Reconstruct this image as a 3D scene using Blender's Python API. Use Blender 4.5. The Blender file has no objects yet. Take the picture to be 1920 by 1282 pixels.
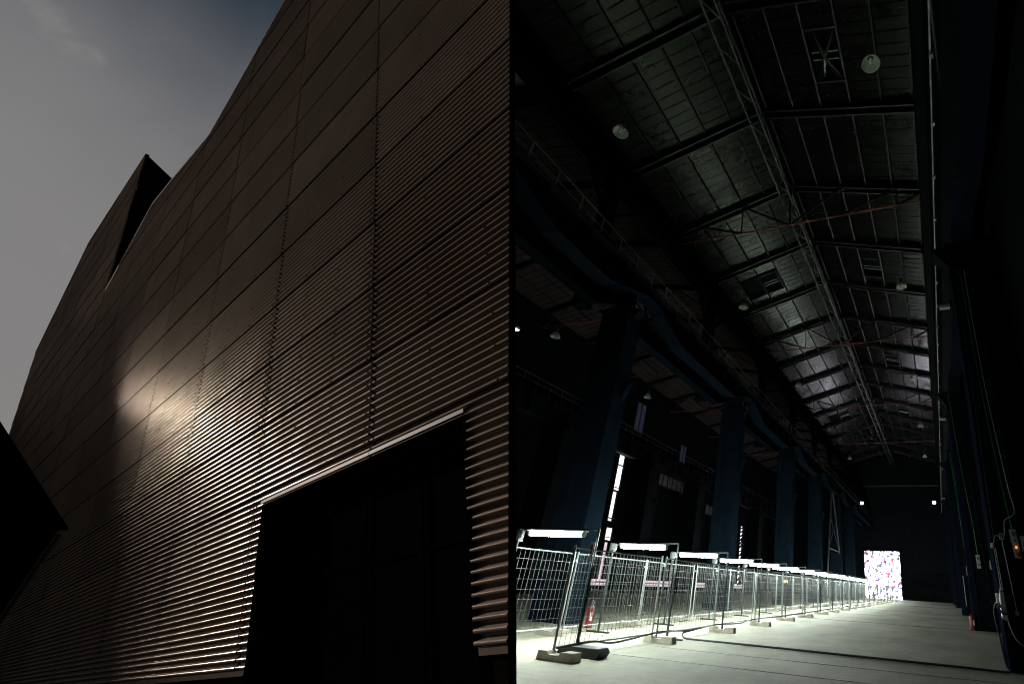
import bpy, bmesh, math, random
from mathutils import Vector, Matrix
random.seed(7)
R = math.radians
scn = bpy.context.scene
col = scn.collection

# ------------------------------------------------------------------ camera
YAW, PITCH, ROLL, EYE = -0.343, 0.471, 0.0555, 1.4
cy, sy, cp, sp, cr, sr = math.cos(YAW), math.sin(YAW), math.cos(PITCH), math.sin(PITCH), math.cos(ROLL), math.sin(ROLL)
fwd = Vector((sy * cp, cy * cp, sp)); rgt = Vector((cy, -sy, 0)); up = rgt.cross(fwd)
r2 = cr * rgt + sr * up; u2 = -sr * rgt + cr * up
cam_d = bpy.data.cameras.new('camera'); cam = bpy.data.objects.new('camera', cam_d); col.objects.link(cam)
cam.matrix_world = Matrix(((r2.x, u2.x, -fwd.x, 0), (r2.y, u2.y, -fwd.y, 0), (r2.z, u2.z, -fwd.z, EYE), (0, 0, 0, 1)))
cam_d.sensor_width = 36; cam_d.sensor_fit = 'HORIZONTAL'; cam_d.lens = 885 / 1920 * 36
cam_d.shift_x = -0.25; cam_d.clip_end = 3000; cam_d.clip_start = 0.05
scn.camera = cam

# ------------------------------------------------------------------ facade frame (used by sun and building)
FV = Vector((-0.309, -0.166, 0.936)).normalized()
FH = Vector((0.963, -0.227, 0.144)).normalized()
FN = Vector((-0.190, -0.954, -0.232)).normalized()
FM = FN.cross(FH).normalized()
if FM.z < 0: FM = -FM
FO = Vector((-5.81, 6.30, 0.491)); FS = 0.7
SUN_PHI = R(60); SUN_H = 0.951
_p = math.sqrt(1 - SUN_H ** 2)
to_sun = (-SUN_H * FH + _p * (math.cos(SUN_PHI) * FN + math.sin(SUN_PHI) * FM)).normalized()
sun_elev = math.asin(to_sun.z); sun_az = math.atan2(to_sun.x, to_sun.y)

# ------------------------------------------------------------------ world and sun
w = bpy.data.worlds.new('World'); scn.world = w; w.use_nodes = True
nt = w.node_tree; nt.nodes.clear()
out = nt.nodes.new('ShaderNodeOutputWorld'); bg = nt.nodes.new('ShaderNodeBackground')
sky = nt.nodes.new('ShaderNodeTexSky'); sky.sky_type = 'NISHITA'; sky.sun_disc = False
sky.sun_elevation = max(sun_elev, R(4)); sky.sun_rotation = sun_az
sky.air_density = 1.0; sky.dust_density = 0.4; sky.ozone_density = 2.0
hs = nt.nodes.new('ShaderNodeHueSaturation'); hs.inputs['Saturation'].default_value = 0.38
tc = nt.nodes.new('ShaderNodeTexCoord'); L = nt.links.new
def wnoise(scale, detail, rough, sc):
    mp = nt.nodes.new('ShaderNodeMapping'); mp.inputs['Scale'].default_value = sc; mp.inputs['Rotation'].default_value = (0.3, 0.2, 0.6)
    n = nt.nodes.new('ShaderNodeTexNoise'); n.inputs['Scale'].default_value = scale; n.inputs['Detail'].default_value = detail; n.inputs['Roughness'].default_value = rough
    L(tc.outputs['Generated'], mp.inputs[0]); L(mp.outputs[0], n.inputs['Vector']); return n.outputs['Fac']
def wmath(op, a, b=None, clamp=False):
    n = nt.nodes.new('ShaderNodeMath'); n.operation = op; n.use_clamp = clamp
    for k, v in enumerate((a, b)):
        if v is None: continue
        if isinstance(v, (int, float)): n.inputs[k].default_value = v
        else: L(v, n.inputs[k])
    return n.outputs[0]
def wrange(v, a, b, c, d):
    n = nt.nodes.new('ShaderNodeMapRange'); n.interpolation_type = 'SMOOTHSTEP'
    for k, x in enumerate((a, b, c, d)): n.inputs[k + 1].default_value = x
    L(v, n.inputs[0]); return n.outputs[0]
# high thin cloud thickening towards the west, clear towards the zenith and east
dp = nt.nodes.new('ShaderNodeVectorMath'); dp.operation = 'DOT_PRODUCT'; dp.inputs[1].default_value = (-0.87, 0.03, -0.49); L(tc.outputs['Generated'], dp.inputs[0])
bank = wrange(wmath('ADD', dp.outputs['Value'], wmath('MULTIPLY', wmath('SUBTRACT', wnoise(1.3, 6, .55, (1, 1, 1)), .5), .55)), 0.22, 0.66, 0.0, 1.0)
puff = wmath('MULTIPLY', wrange(wnoise(9.0, 5, .55, (1, 1, 1)), 0.60, 0.74, 0.0, 1.0), 0.24)
fac = wmath('ADD', wmath('MULTIPLY', bank, .92), puff, True)
L(sky.outputs[0], hs.inputs['Color']); hs.inputs['Saturation'].default_value = 1.0; hs.inputs['Value'].default_value = 0.34
cl = nt.nodes.new('ShaderNodeMix'); cl.data_type = 'RGBA'
L(fac, cl.inputs[0]); L(hs.outputs[0], cl.inputs[6]); cl.inputs[7].default_value = (2.9, 2.8, 2.82, 1)
L(cl.outputs[2], bg.inputs[0]); bg.inputs[1].default_value = 0.08
L(bg.outputs[0], out.inputs[0])
sd = bpy.data.lights.new('sun', 'SUN'); sd.energy = 5.0; sd.angle = R(0.5); sd.color = (1.0, 0.87, 0.77)
so = bpy.data.objects.new('sun', sd); col.objects.link(so); so.rotation_euler = to_sun.to_track_quat('Z', 'Y').to_euler()
so.location = to_sun * 100
scn.view_settings.view_transform = 'Standard'; scn.view_settings.look = 'None'
scn.view_settings.exposure = 0; scn.view_settings.gamma = 1
scn.render.engine = 'CYCLES'
scn.cycles.filter_width = 1.1
TUBE = 370.0

# ------------------------------------------------------------------ materials
def mat(name, color, rough=0.6, metal=0.0, spec=0.5, var=0.0, vscale=3.0, bump=0.0, bscale=30.0, objvar=0.0, rvar=0.0, stretch=None):
    m = bpy.data.materials.new(name); m.use_nodes = True
    t = m.node_tree; b = t.nodes['Principled BSDF']; l = t.links.new
    b.inputs['Base Color'].default_value = (*color, 1); b.inputs['Roughness'].default_value = rough
    b.inputs['Metallic'].default_value = metal; b.inputs['Specular IOR Level'].default_value = spec
    tc = t.nodes.new('ShaderNodeTexCoord'); vec = tc.outputs['Object']
    if stretch:
        mp = t.nodes.new('ShaderNodeMapping'); mp.inputs['Scale'].default_value = stretch; l(vec, mp.inputs[0]); vec = mp.outputs[0]
    if var or rvar or objvar:
        n = t.nodes.new('ShaderNodeTexNoise'); n.inputs['Scale'].default_value = vscale; n.inputs['Detail'].default_value = 6
        n.inputs['Roughness'].default_value = 0.65
        l(vec, n.inputs['Vector'])
        mr = t.nodes.new('ShaderNodeMapRange'); mr.inputs[1].default_value = 0.25; mr.inputs[2].default_value = 0.75
        mr.inputs[3].default_value = 1 - var; mr.inputs[4].default_value = 1 + var
        l(n.outputs['Fac'], mr.inputs[0]); val = mr.outputs[0]
        if objvar:
            oi = t.nodes.new('ShaderNodeObjectInfo'); m2 = t.nodes.new('ShaderNodeMapRange')
            m2.inputs[3].default_value = 1 - objvar; m2.inputs[4].default_value = 1 + objvar
            l(oi.outputs['Random'], m2.inputs[0])
            mu = t.nodes.new('ShaderNodeMath'); mu.operation = 'MULTIPLY'; l(val, mu.inputs[0]); l(m2.outputs[0], mu.inputs[1]); val = mu.outputs[0]
        vm = t.nodes.new('ShaderNodeVectorMath'); vm.operation = 'SCALE'; vm.inputs[0].default_value = color
        l(val, vm.inputs['Scale']); l(vm.outputs[0], b.inputs['Base Color'])
        if rvar:
            m3 = t.nodes.new('ShaderNodeMapRange'); m3.inputs[1].default_value = 0.25; m3.inputs[2].default_value = 0.75
            m3.inputs[3].default_value = max(rough - rvar, 0.05); m3.inputs[4].default_value = min(rough + rvar, 1)
            l(n.outputs['Fac'], m3.inputs[0]); l(m3.outputs[0], b.inputs['Roughness'])
    if bump:
        n2 = t.nodes.new('ShaderNodeTexNoise'); n2.inputs['Scale'].default_value = bscale; n2.inputs['Detail'].default_value = 5
        l(vec, n2.inputs['Vector'])
        bp = t.nodes.new('ShaderNodeBump'); bp.inputs['Strength'].default_value = bump; bp.inputs['Distance'].default_value = 0.02
        l(n2.outputs['Fac'], bp.inputs['Height']); l(bp.outputs[0], b.inputs['Normal'])
    return m
def emit(name, color, strength):
    m = bpy.data.materials.new(name); m.use_nodes = True; b = m.node_tree.nodes['Principled BSDF']
    b.inputs['Base Color'].default_value = (0.05, 0.05, 0.05, 1); b.inputs['Specular IOR Level'].default_value = 0.2
    b.inputs['Emission Color'].default_value = (*color, 1); b.inputs['Emission Strength'].default_value = strength
    return m
def gloss_mat(name, dif, glo, rough, glo2, rough2, objvar=.15):
    m = bpy.data.materials.new(name); m.use_nodes = True; t = m.node_tree; t.nodes.clear(); l = t.links.new
    o = t.nodes.new('ShaderNodeOutputMaterial'); d = t.nodes.new('ShaderNodeBsdfDiffuse'); g = t.nodes.new('ShaderNodeBsdfGlossy'); g2 = t.nodes.new('ShaderNodeBsdfGlossy'); a2 = t.nodes.new('ShaderNodeAddShader'); g2.inputs['Roughness'].default_value = rough2; a = t.nodes.new('ShaderNodeAddShader')
    tc = t.nodes.new('ShaderNodeTexCoord'); oi = t.nodes.new('ShaderNodeObjectInfo')
    n = t.nodes.new('ShaderNodeTexNoise'); n.inputs['Scale'].default_value = .6; n.inputs['Detail'].default_value = 6; n.inputs['Roughness'].default_value = .6; l(tc.outputs['Object'], n.inputs['Vector'])
    mr = t.nodes.new('ShaderNodeMapRange'); mr.inputs[1].default_value = .25; mr.inputs[2].default_value = .75; mr.inputs[3].default_value = .85; mr.inputs[4].default_value = 1.12; l(n.outputs['Fac'], mr.inputs[0])
    m2 = t.nodes.new('ShaderNodeMapRange'); m2.inputs[3].default_value = 1 - objvar; m2.inputs[4].default_value = 1 + objvar; l(oi.outputs['Random'], m2.inputs[0])
    mu = t.nodes.new('ShaderNodeMath'); mu.operation = 'MULTIPLY'; l(mr.outputs[0], mu.inputs[0]); l(m2.outputs[0], mu.inputs[1])
    for nd, c in ((d, dif), (g, glo), (g2, glo2)):
        v = t.nodes.new('ShaderNodeVectorMath'); v.operation = 'SCALE'; v.inputs[0].default_value = c; l(mu.outputs[0], v.inputs['Scale']); l(v.outputs[0], nd.inputs['Color'])
    m3 = t.nodes.new('ShaderNodeMapRange'); m3.inputs[1].default_value = .25; m3.inputs[2].default_value = .75; m3.inputs[3].default_value = rough - .015; m3.inputs[4].default_value = rough + .02; l(n.outputs['Fac'], m3.inputs[0]); l(m3.outputs[0], g.inputs['Roughness'])
    n2 = t.nodes.new('ShaderNodeTexNoise'); n2.inputs['Scale'].default_value = .8; n2.inputs['Detail'].default_value = 3; l(tc.outputs['Object'], n2.inputs['Vector'])
    bp = t.nodes.new('ShaderNodeBump'); bp.inputs['Strength'].default_value = 0.5; bp.inputs['Distance'].default_value = 0.05; l(n2.outputs['Fac'], bp.inputs['Height'])
    for nd in (g, g2): l(bp.outputs[0], nd.inputs['Normal'])
    l(d.outputs[0], a.inputs[0]); l(g.outputs[0], a.inputs[1]); l(a.outputs[0], a2.inputs[0]); l(g2.outputs[0], a2.inputs[1]); l(a2.outputs[0], o.inputs[0]); return m
M = dict(
    clad=gloss_mat('brown_corrugated_steel', (0.135, 0.104, 0.084), (0.060, 0.051, 0.044), 0.16, (0.014, 0.012, 0.010), 0.32),
    backing=mat('dark_backing', (0.006, 0.0055, 0.005), 0.9, 0.0, 0.0),
    flash=mat('dull_steel_flashing', (0.12, 0.112, 0.103), 0.6, 0.0, 0.05, var=0.3, vscale=4),
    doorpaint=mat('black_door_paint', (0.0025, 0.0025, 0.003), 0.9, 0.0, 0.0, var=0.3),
    darkwall=mat('black_wall_paint', (0.009, 0.010, 0.013), 0.8, 0.0, 0.0, var=0.35, vscale=1.2, bump=0.1),
    asphalt=mat('dark_asphalt', (0.03, 0.03, 0.03), 0.9, var=0.3, vscale=5, bump=0.4, bscale=60),
    steel=mat('dark_blue_steel_paint', (0.0055, 0.0105, 0.0170), 0.6, 0.0, 0.0, var=0.3, vscale=1.5, bump=0.05, bscale=14),
    blacksteel=mat('near_black_steel_paint', (0.005, 0.0065, 0.009), 0.6, 0.0, 0.02, var=0.3, vscale=2),
    truss=mat('dark_truss_steel', (0.010, 0.012, 0.012), 0.5, 0.1, var=0.3, vscale=2),
    ridge=mat('grey_green_truss_steel', (0.045, 0.054, 0.051), 0.5, 0.2, var=0.3, vscale=2),
    rust=mat('red_primer_rod', (0.30, 0.065, 0.05), 0.6, var=0.3),
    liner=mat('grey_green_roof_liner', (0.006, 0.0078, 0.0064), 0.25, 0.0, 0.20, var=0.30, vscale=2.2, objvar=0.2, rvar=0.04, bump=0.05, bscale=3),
    linerp=mat('pinkish_roof_liner', (0.075, 0.056, 0.060), 0.55, 0.1, var=0.3, vscale=2, objvar=0.1),  # pinkish light on the aisle roof put into the liner colour
    galv=mat('galvanised_steel_tube', (0.26, 0.285, 0.28), 0.45, 0.5, var=0.15, vscale=12),
    blackpole=mat('black_painted_tube', (0.015, 0.017, 0.022), 0.4, 0.2),
    rail=mat('pale_rail_steel', (0.45, 0.48, 0.46), 0.45, 0.2, var=0.2),
    navy=mat('navy_black_steel_paint', (0.006, 0.010, 0.019), 0.7, 0.0, 0.0, var=0.3),
    wire=mat('thin_galvanised_wire', (0.075, 0.082, 0.08), 0.5, 0.3),
    block=mat('pale_concrete_foot', (0.40, 0.37, 0.31), 0.9, var=0.3, vscale=9, objvar=0.15, bump=0.5, bscale=40),
    rubber=mat('black_plastic', (0.02, 0.022, 0.026), 0.55),
    cable=mat('black_cable_rubber', (0.012, 0.012, 0.016), 0.6),
    red=mat('red_extinguisher_paint', (0.26, 0.02, 0.025), 0.35, var=0.1),
    white=mat('white_plastic', (0.75, 0.76, 0.74), 0.5),
    grey=mat('pale_grey_plastic', (0.34, 0.36, 0.35), 0.5, var=0.15, vscale=6),
    darkgrey=mat('dark_grey_plastic', (0.09, 0.11, 0.11), 0.5),
    green=mat('green_cable_sheath', (0.02, 0.16, 0.045), 0.5),
    yellow=mat('yellow_plastic', (0.65, 0.48, 0.04), 0.5),
    refl=mat('prismatic_lamp_reflector', (0.85, 0.90, 0.82), 0.4, 0.3),
    glass=mat('lamp_bulb_glass', (0.8, 0.82, 0.8), 0.12, 0.0),
    printred=mat('printed_red', (0.5, 0.05, 0.04), 0.5),
    tube=emit('lit_fluorescent_tube', (0.90, 1.0, 0.93), TUBE),
    gap=emit('daylight_in_gap', (1.0, 0.93, 0.97), 1.6),
    gaplow=emit('pink_daylight_in_gap', (1.0, 0.80, 0.88), 0.75),
    pane=emit('faintly_lit_pane', (0.75, 0.55, 0.62), 0.014),
    bluepane=emit('dusk_lit_blue_pane', (0.28, 0.30, 0.62), 0.035),
    flood=emit('lit_floodlight', (0.80, 0.82, 1.0), 6.0),
    orange=emit('orange_indicator', (1.0, 0.18, 0.04), 2.5),
)
# hall floor: worn pale concrete
def floor_mat():
    m = bpy.data.materials.new('worn_pale_concrete'); m.use_nodes = True
    t = m.node_tree; b = t.nodes['Principled BSDF']; l = t.links.new
    tc = t.nodes.new('ShaderNodeTexCoord')
    def noise(s, d, r=0.6, sc=(1, 1, 1)):
        mp = t.nodes.new('ShaderNodeMapping'); mp.inputs['Scale'].default_value = sc; l(tc.outputs['Object'], mp.inputs[0])
        n = t.nodes.new('ShaderNodeTexNoise'); n.inputs['Scale'].default_value = s; n.inputs['Detail'].default_value = d; n.inputs['Roughness'].default_value = r
        l(mp.outputs[0], n.inputs['Vector']); return n.outputs['Fac']
    a = noise(0.5, 8, 0.65, (1, 0.5, 1)); c = noise(60, 4, 0.8); e = noise(5, 6, 0.7, (0.4, 1.4, 1))
    r = t.nodes.new('ShaderNodeValToRGB'); r.color_ramp.elements[0].position = 0.3; r.color_ramp.elements[1].position = 0.72
    r.color_ramp.elements[0].color = (0.235, 0.24, 0.182, 1); r.color_ramp.elements[1].color = (0.455, 0.465, 0.36, 1); l(a, r.inputs[0])
    def mul(colr, fac, lo, hi):
        mr = t.nodes.new('ShaderNodeMapRange'); mr.inputs[1].default_value = .3; mr.inputs[2].default_value = .7; mr.inputs[3].default_value = lo; mr.inputs[4].default_value = hi
        l(fac, mr.inputs[0]); v = t.nodes.new('ShaderNodeVectorMath'); v.operation = 'SCALE'; l(colr, v.inputs[0]); l(mr.outputs[0], v.inputs['Scale']); return v.outputs[0]
    x = mul(r.outputs[0], c, 0.72, 1.2); x = mul(x, e, 0.86, 1.1); l(x, b.inputs['Base Color'])
    b.inputs['Roughness'].default_value = 0.72; b.inputs['Specular IOR Level'].default_value = 0.3
    bp = t.nodes.new('ShaderNodeBump'); bp.inputs['Strength'].default_value = 0.35; bp.inputs['Distance'].default_value = 0.01
    l(c, bp.inputs['Height']); l(bp.outputs[0], b.inputs['Normal'])
    return m
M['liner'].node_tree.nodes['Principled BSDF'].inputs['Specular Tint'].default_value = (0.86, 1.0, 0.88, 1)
M['floor'] = floor_mat()
def curtain_mat():  # bright outside put into a sheet as emission, white boosted to light the roof
    m = bpy.data.materials.new('backlit_printed_sheet'); m.use_nodes = True
    t = m.node_tree; b = t.nodes['Principled BSDF']; l = t.links.new
    tc = t.nodes.new('ShaderNodeTexCoord')
    wn = t.nodes.new('ShaderNodeTexNoise'); wn.inputs['Scale'].default_value = 1.2; wn.inputs['Detail'].default_value = 4
    l(tc.outputs['Object'], wn.inputs['Vector'])
    ad = t.nodes.new('ShaderNodeVectorMath'); ad.operation = 'MULTIPLY_ADD'; ad.inputs[1].default_value = (0.9, 0.9, 0.9)
    l(wn.outputs['Color'], ad.inputs[0]); l(tc.outputs['Object'], ad.inputs[2])
    v = t.nodes.new('ShaderNodeTexVoronoi'); v.inputs['Scale'].default_value = 2.0; l(ad.outputs[0], v.inputs['Vector'])
    n = t.nodes.new('ShaderNodeTexNoise'); n.inputs['Scale'].default_value = 1.5; n.inputs['Detail'].default_value = 6; n.inputs['Roughness'].default_value = .7; l(tc.outputs['Object'], n.inputs['Vector'])
    sx = t.nodes.new('ShaderNodeSeparateColor'); l(v.outputs['Color'], sx.inputs[0])
    rr = t.nodes.new('ShaderNodeValToRGB'); rr.color_ramp.interpolation = 'CONSTANT'
    cs = [(0.0, (0.03, 0.03, 0.12, 1)), (0.2, (0.12, 0.12, 0.42, 1)), (0.42, (0.03, 0.02, 0.05, 1)), (0.58, (0.75, 0.05, 0.09, 1)), (0.72, (0.45, 0.42, 0.75, 1)), (0.88, (0.85, 0.30, 0.38, 1))]
    e = rr.color_ramp.elements
    e[0].position, e[0].color = cs[0]; e[1].position, e[1].color = cs[1]
    for p, c in cs[2:]:
        k = e.new(p); k.color = c
    l(sx.outputs[0], rr.inputs[0])
    th = t.nodes.new('ShaderNodeMapRange'); th.inputs[1].default_value = 0.455; th.inputs[2].default_value = 0.50; l(n.outputs['Fac'], th.inputs[0])
    mx = t.nodes.new('ShaderNodeMix'); mx.data_type = 'RGBA'; mx.inputs[6].default_value = (16.0, 15.4, 17.5, 1)
    l(th.outputs[0], mx.inputs[0]); l(rr.outputs[0], mx.inputs[7])
    l(mx.outputs[2], b.inputs['Emission Color']); b.inputs['Emission Strength'].default_value = 1.35
    b.inputs['Base Color'].default_value = (0.3, 0.3, 0.3, 1)
    return m
M['curtain'] = curtain_mat()

# ------------------------------------------------------------------ mesh helpers
class MB:
    def __init__(s): s.v = []; s.f = []
    def quad(s, a, b, c, d): n = len(s.v); s.v += [tuple(a), tuple(b), tuple(c), tuple(d)]; s.f.append((n, n + 1, n + 2, n + 3))
    def box(s, x0, y0, z0, x1, y1, z1):
        n = len(s.v); s.v += [(x, y, z) for x in (x0, x1) for y in (y0, y1) for z in (z0, z1)]
        s.f += [tuple(n + i for i in q) for q in ((0, 1, 3, 2), (4, 6, 7, 5), (0, 4, 5, 1), (2, 3, 7, 6), (0, 2, 6, 4), (1, 5, 7, 3))]
        return s
    def hexa(s, P):   # P: 4 bottom, 4 top in the same order
        n = len(s.v); s.v += [tuple(p) for p in P]
        s.f += [tuple(n + i for i in q) for q in ((3, 2, 1, 0), (4, 5, 6, 7), (0, 1, 5, 4), (1, 2, 6, 5), (2, 3, 7, 6), (3, 0, 4, 7))]
        return s
    def bar(s, p, q, w, h=None, upv=(0, 0, 1)):
        p = Vector(p); q = Vector(q); h = h or w; d = (q - p).normalized(); u = Vector(upv)
        if abs(d.dot(u)) > 0.98: u = Vector((1, 0, 0)) if abs(d.x) < 0.9 else Vector((0, 1, 0))
        a = d.cross(u).normalized() * w / 2; b = a.cross(d).normalized() * h / 2
        return s.hexa([p - a - b, p + a - b, p + a + b, p - a + b, q - a - b, q + a - b, q + a + b, q - a + b])
    def pipe(s, pts, r, n=6, cap=True):
        pts = [Vector(p) for p in pts]; base = len(s.v); prev = None
        for i, p in enumerate(pts):
            d = (pts[min(i + 1, len(pts) - 1)] - pts[max(i - 1, 0)]).normalized()
            if prev is None:
                u = Vector((0, 0, 1)) if abs(d.z) < 0.9 else Vector((1, 0, 0)); a = d.cross(u).normalized()
            else: a = (prev - d * prev.dot(d)).normalized()
            prev = a; b = d.cross(a)
            for k in range(n):
                t = 2 * math.pi * k / n; s.v.append(tuple(p + (a * math.cos(t) + b * math.sin(t)) * r))
        for i in range(len(pts) - 1):
            for k in range(n):
                s.f.append((base + i * n + k, base + i * n + (k + 1) % n, base + (i + 1) * n + (k + 1) % n, base + (i + 1) * n + k))
        if cap:
            s.f.append(tuple(base + k for k in range(n))[::-1]); s.f.append(tuple(base + (len(pts) - 1) * n + k for k in range(n)))
        return s
    def lathe(s, prof, n=20, c=(0, 0, 0), ripple=0):
        base = len(s.v)
        for (r, z) in prof:
            for k in range(n):
                t = 2 * math.pi * k / n; rr = r * (1 + (ripple if k % 2 else 0)); s.v.append((c[0] + rr * math.cos(t), c[1] + rr * math.sin(t), c[2] + z))
        for i in range(len(prof) - 1):
            for k in range(n):
                s.f.append((base + i * n + k, base + i * n + (k + 1) % n, base + (i + 1) * n + (k + 1) % n, base + (i + 1) * n + k))
        return s
    def prism(s, poly, ax, a, b):   # polygon of 2-tuples extruded along axis ax ('x','y','z')
        def P(p, t): return {'x': (t, p[0], p[1]), 'y': (p[0], t, p[1]), 'z': (p[0], p[1], t)}[ax]
        n = len(s.v); m = len(poly); s.v += [P(p, a) for p in poly] + [P(p, b) for p in poly]
        s.f.append(tuple(n + i for i in range(m))); s.f.append(tuple(n + m + i for i in range(m))[::-1])
        for i in range(m): s.f.append((n + i, n + m + i, n + m + (i + 1) % m, n + (i + 1) % m))
        return s
    def build(s, name, m, parent=None, smooth=False, loc=None, bevel=0):
        me = bpy.data.meshes.new(name); org = Vector(loc) if loc is not None else (parent['_o'] if False else Vector((0, 0, 0)))
        if parent is not None and loc is None: org = ORG.get(parent.name, Vector((0, 0, 0)))
        me.from_pydata([tuple(Vector(v) - org) for v in s.v], [], s.f); me.update()
        bm = bmesh.new(); bm.from_mesh(me); bmesh.ops.recalc_face_normals(bm, faces=bm.faces)
        if bevel: bmesh.ops.bevel(bm, geom=bm.edges[:], offset=bevel, segments=2, affect='EDGES', profile=0.6)
        bm.to_mesh(me); bm.free()
        if smooth:
            for p in me.polygons: p.use_smooth = True
        me.materials.append(m if not isinstance(m, str) else M[m])
        o = bpy.data.objects.new(name, me); col.objects.link(o)
        if parent is not None: o.parent = parent; ORG[o.name] = org
        elif loc is not None: o.location = loc
        return o
ORG = {}
def tag(o, label=None, cat=None, group=None, kind=None):
    if label: o['label'] = label
    if cat: o['category'] = cat
    if group: o['group'] = group
    if kind: o['kind'] = kind
    return o
def thing(name, loc, label, cat, group=None):
    o = bpy.data.objects.new(name, None); col.objects.link(o); o.location = loc; ORG[o.name] = Vector(loc); o.empty_display_size = .2
    return tag(o, label, cat, group)
def copy_tree(o, loc=None, label=None, parent=None):
    c = o.copy(); col.objects.link(c)
    if parent is not None: c.parent = parent
    if loc is not None: c.location = loc; ORG[c.name] = Vector(loc)
    if label: c['label'] = label
    for ch in list(o.children): copy_tree(ch, parent=c)
    return c
ORD = ['first', 'second', 'third', 'fourth', 'fifth', 'sixth', 'seventh', 'eighth', 'ninth', 'tenth', 'eleventh', 'twelfth', 'thirteenth',
       'fourteenth', 'fifteenth', 'sixteenth', 'seventeenth', 'eighteenth', 'nineteenth', 'twentieth', 'twenty-first', 'twenty-second']

# ------------------------------------------------------------------ ground and hall floor
g = MB()
prof = [(-700, -13.2), (-90, -13.2), (-5.6, 0.1495 * -0.0 - 0.02), (-5.0, -0.02), (700, -0.02)]
for (xa, za), (xb, zb) in zip(prof[:-1], prof[1:]):
    g.quad((xa, -500, za), (xb, -500, zb), (xb, 900, zb), (xa, 900, za))
tag(g.build('ground', 'asphalt'), 'dark asphalt yard falling away along the corrugated building', None, None, 'structure')
f = MB()
f.prism([(-5.78, -6), (3, -6), (3, 94), (-32, 94), (-32, 13.4), (-6.46, 7.12), (-6.42, 6.66), (-5.78, 6.52)], 'z', -5.2, 0)
hall_floor = tag(f.build('floor', 'floor'), 'worn pale concrete floor of the hall', None, None, 'structure')
for i, (Y, sl) in enumerate(((25.6, 0.14), (41.6, 0.2), (58, 0.2), (75, 0.2))):
    MB().box(-10, Y - .045, -.02, 1.16, Y + .045, 0.006).build('floor_joint', 'blacksteel', hall_floor)
for Y in (9.6, 11.2):
    MB().box(-6.3, Y - .012, -.02, 2.2, Y + .012, 0.005).build('floor_joint', 'darkgrey', hall_floor)

# ------------------------------------------------------------------ corrugated building
def FP(u, v, off=0.0): return FO + FS * (u * FH + v * FV) + FN * off
OUT = [(-0.3, -2.0), (7.26, 48.4), (-18.487, 40.5), (-22.9, 39.07), (-31.45, 36.59), (-41.08, 38.06), (-46.94, 38.70), (-59.63, 34.86), (-58.0, 52.5), (-84.2, 53.6), (-107.1, 44.9), (-107.1, -2.0)]
DOOR = (-13.233, -1.02, 5.12)
def intervals(v, door=True, re=0.0):
    xs = []
    for i, ((a, b), (c, d)) in enumerate(zip(OUT, OUT[1:] + OUT[:1])):
        if (b <= v < d) or (d <= v < b): xs.append(a + (c - a) * (v - b) / (d - b) + (re if i == 0 else 0))
    xs.sort(); iv = [(xs[i], xs[i + 1]) for i in range(0, len(xs) - 1, 2)]
    if door and v < DOOR[2]:
        o = []
        for a, b in iv:
            if a < DOOR[0] and b > DOOR[1]: o += [(a, DOOR[0]), (DOOR[1], b)]
            else: o.append((a, b))
        iv = o
    return iv
def clipped(ua, ub, vs, offs, re=0.0):
    mb = MB()
    for j in range(len(vs) - 1):
        A, B = intervals(vs[j], re=re), intervals(vs[j + 1], re=re)
        if len(A) != len(B): continue
        for (a0, a1), (b0, b1) in zip(A, B):
            p0, p1 = max(a0, ua), min(a1, ub); q0, q1 = max(b0, ua), min(b1, ub)
            if p1 <= p0 and q1 <= q0: continue
            if p1 < p0: p0 = p1 = max(ua, min(ub, p0))
            if q1 < q0: q0 = q1 = max(ua, min(ub, q0))
            mb.quad(FP(p0, vs[j], offs[j]), FP(p1, vs[j], offs[j]), FP(q1, vs[j + 1], offs[j + 1]), FP(q0, vs[j + 1], offs[j + 1]))
    return mb
bld = thing('corrugated_building', tuple(FP(-30, 0)), 'tall brown corrugated steel building with leaning walls and a notched roofline', 'building')
SEAMS = [8.2, 3.41, -5.59, -14.0, -23.04, -32.06, -41.0, -50.1, -59.63, -68.6, -77.6, -86.6, -95.6, -107.1]
PITCH_V = 0.231; ROW = 12 * PITCH_V
def weld(o):
    bm = bmesh.new(); bm.from_mesh(o.data); bmesh.ops.remove_doubles(bm, verts=bm.verts, dist=1e-4)
    bmesh.ops.recalc_face_normals(bm, faces=bm.faces)
    bm.to_mesh(o.data); bm.free()
def split_islands(o):
    bm = bmesh.new(); bm.from_mesh(o.data); bm.verts.ensure_lookup_table(); seen = set(); isl = []
    for v in bm.verts:
        if v.index in seen: continue
        st = [v]; cur = set()
        while st:
            a = st.pop()
            if a.index in cur: continue
            cur.add(a.index); st += [e.other_vert(a) for e in a.link_edges]
        seen |= cur; isl.append(cur)
    if len(isl) > 1:
        for k, ids in enumerate(isl):
            b2 = bm.copy(); b2.verts.ensure_lookup_table()
            bmesh.ops.delete(b2, geom=[v for v in b2.verts if v.index not in ids], context='VERTS')
            me = o.data.copy(); b2.to_mesh(me); b2.free()
            if k == 0: first = me
            else: c2 = o.copy(); c2.data = me; col.objects.link(c2); c2.parent = o.parent
        o.data = first
    bm.free()
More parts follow.
